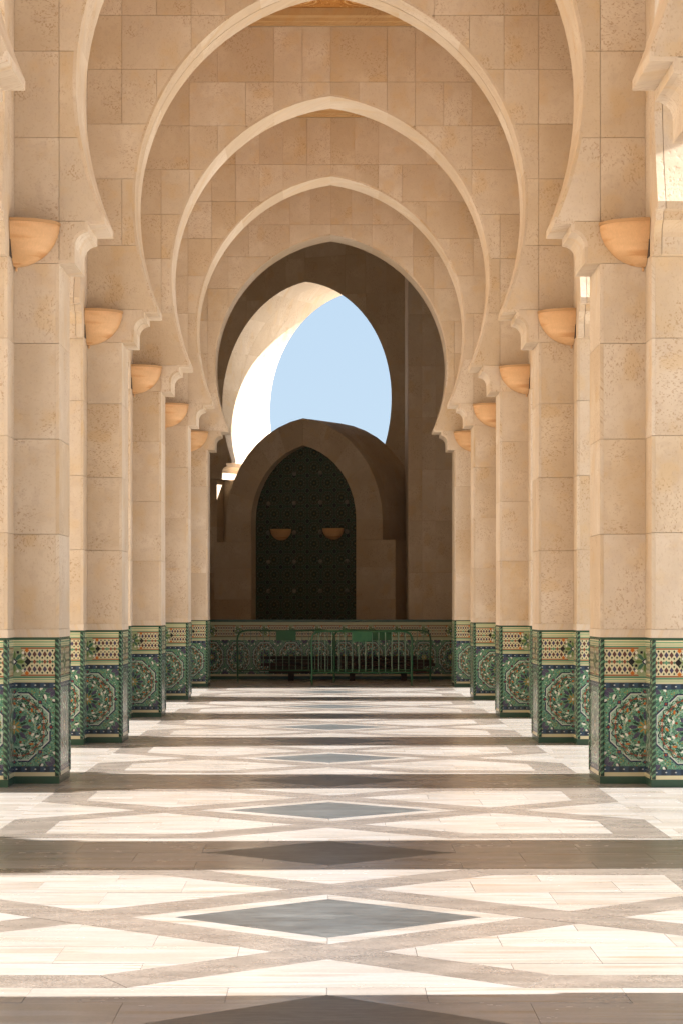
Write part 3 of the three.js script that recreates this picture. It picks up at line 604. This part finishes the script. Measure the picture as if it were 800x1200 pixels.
{
  const t = thing('corner_pilaster', 'tall shaded stone pilaster beside the niche, rising out of view', 'pilaster', [2.5, 0, zD(8.42)]);
  const map = (u, v, w) => [u, v, w], W = 0.76;
  add('core', boxGeo(-W + 0.03, 0, -2.6, 1.3, 13, -0.03), groutM, t);
  for (let r = 0; r < 11; r++) {
    const y0 = r * 1.17 + 0.02, y1 = y0 + 1.162;
    for (const [a, b] of [[-W, -W + 0.31], [-W + 0.314, -W + 0.62], [-W + 0.624, -W + 1.1], [-W + 1.104, 1.3]]) add('stone_slab', plate(new Geo(), rect(a, y0, b, y1), -0.03, rr(0, 0.004), map, { off: [rnd(), rnd()] }).build(), pick(stoneM), t);
    add('stone_slab', plate(new Geo(), rect(-2.6, y0, -0.034, y1), -0.03, 0, (u, v, w) => [-W - w, v, u], { off: [rnd(), rnd()] }).build(), pick(stoneM), t);
  }
}
{
  const t = thing('hall_wall', 'tall stone wall shading the end of the walk on the sunward side', 'wall', [4.2, 0, zD(8.3)]);
  add('wall', boxGeo(-0.4, 0, -6.8, 0.4, 13, 5.04), plainStoneM, t);
  const l = thing('hall_wall', 'tall stone wall closing the shaded end hall on the side away from the sun', 'wall', [-4.6, 0, zD(8.4)]);
  add('wall', boxGeo(-0.4, 0, -11, 0.4, 13, 5.71), plainStoneM, l);
  const c = structure('hall_roof', 'stone roof over the shaded end hall');
  add('roof_slab', plate(new Geo(), [[-5.2, zD(7.56)], [4.7, zD(7.56)], [4.7, -61.8], [-5.2, -67.0]], 13.01, 13.4, (u, v, w) => [u, w, v], { back: true }).build(), plainStoneM, c);
  add('gable', boxGeo(-4.7, 11.305, zD(7.56) - 0.002, 4.7, 13.005, zD(7.4)), plainStoneM, c);
}
// ------------------------------------------------------------ crowd barriers
const greenM = std({ color: lin(0.009, 0.075, 0.024), roughness: 0.4 }), plateM = std({ color: lin(0.010, 0.085, 0.027), roughness: 0.5 }), barM = std({ color: lin(0.13, 0.20, 0.145), roughness: 0.35, metalness: 0.3 });
function tube(pts, r, seg = 24, closed = false) { return new THREE.TubeGeometry(new THREE.CatmullRomCurve3(pts.map(p => new THREE.Vector3(...p)), closed, 'centripetal'), seg, r, 8, closed); }
function makeBarrier() {
  const t = new THREE.Group(), W = 1.0, H = 1.08, LB = 0.26;
  add('frame', tube([[-W, 0.0, 0], [-W, 0.5, 0], [-W, H - 0.13, 0], [-W + 0.04, H - 0.04, 0], [-W + 0.13, H, 0], [0, H, 0], [W - 0.13, H, 0], [W - 0.04, H - 0.04, 0], [W, H - 0.13, 0], [W, 0.5, 0], [W, 0.0, 0]], 0.02, 70), greenM, t);
  add('bottom_rail', tube([[-W, LB, 0], [0, LB, 0], [W, LB, 0]], 0.016, 4), greenM, t);
  for (let i = 1; i < 15; i++) { const x = -W + 2 * W * i / 15; add('bar', tube([[x, LB, 0], [x, 0.6, 0], [x, H, 0]], 0.0075, 2), barM, t); }
  add('sign_plate', boxGeo(-0.2, H - 0.2, 0.012, 0.2, H - 0.005, 0.018), plateM, t);
  for (const s of [-1, 1]) {
    add('foot', tube([[s * W, 0.02, -0.3], [s * W, 0.06, -0.12], [s * W, 0.09, 0], [s * W, 0.06, 0.12], [s * W, 0.02, 0.3]], 0.016, 12), greenM, t);
    add('hook', tube([[s * W, LB + 0.02, 0], [s * (W - 0.05), LB - 0.03, 0.02], [s * (W - 0.08), LB - 0.02, 0.03]], 0.01, 6), greenM, t);
  }
  return t;
}
{
  const proto = makeBarrier();
  [[0.62, 7.47, 0, 'green metal crowd barrier standing in front, overlapping the other two'], [-0.93, 7.72, 0.02, 'green metal crowd barrier nearest the sunlit gateway jamb, in front of the mosaic wall'], [1.06, 7.76, -0.03, 'green metal crowd barrier half hidden behind the front one, nearest the tall pilaster']].forEach(([x, D, a, label], i) => {
    const b = i ? proto.clone() : proto; b.name = numbered('crowd_barrier'); b.position.set(x, 0, zD(D)); b.rotation.y = a; b.userData = { label, category: 'barrier', group: 'crowd barriers before the end wall' }; scene.add(b);
  });
  const t = thing('board_stack', 'low stack of dark reddish boards lying behind the green barriers', 'boards', [0.35, 0, zD(7.96)]);
  const wood = [[0.05, 0.018, 0.014], [0.035, 0.015, 0.012], [0.07, 0.02, 0.016]].map(c => std({ color: lin(...c), map: slateTex, roughness: 0.7 }));
  for (let i = 0; i < 5; i++) { const a = -1.75 + rr(-0.1, 0.25), b = 1.75 + rr(-0.3, 0.15), y = 0.16 + i * 0.075; add('board', boxGeo(a, y, -0.22 + rr(-0.04, 0.04), b, y + 0.062, 0.2 + rr(-0.04, 0.04)), wood[i % 3], t); }
  for (const x of [-1.2, 0.1, 1.2]) add('bearer', boxGeo(x - 0.06, 0, -0.2, x + 0.06, 0.16, 0.2), wood[1], t);
}
renderer.render(scene, camera);
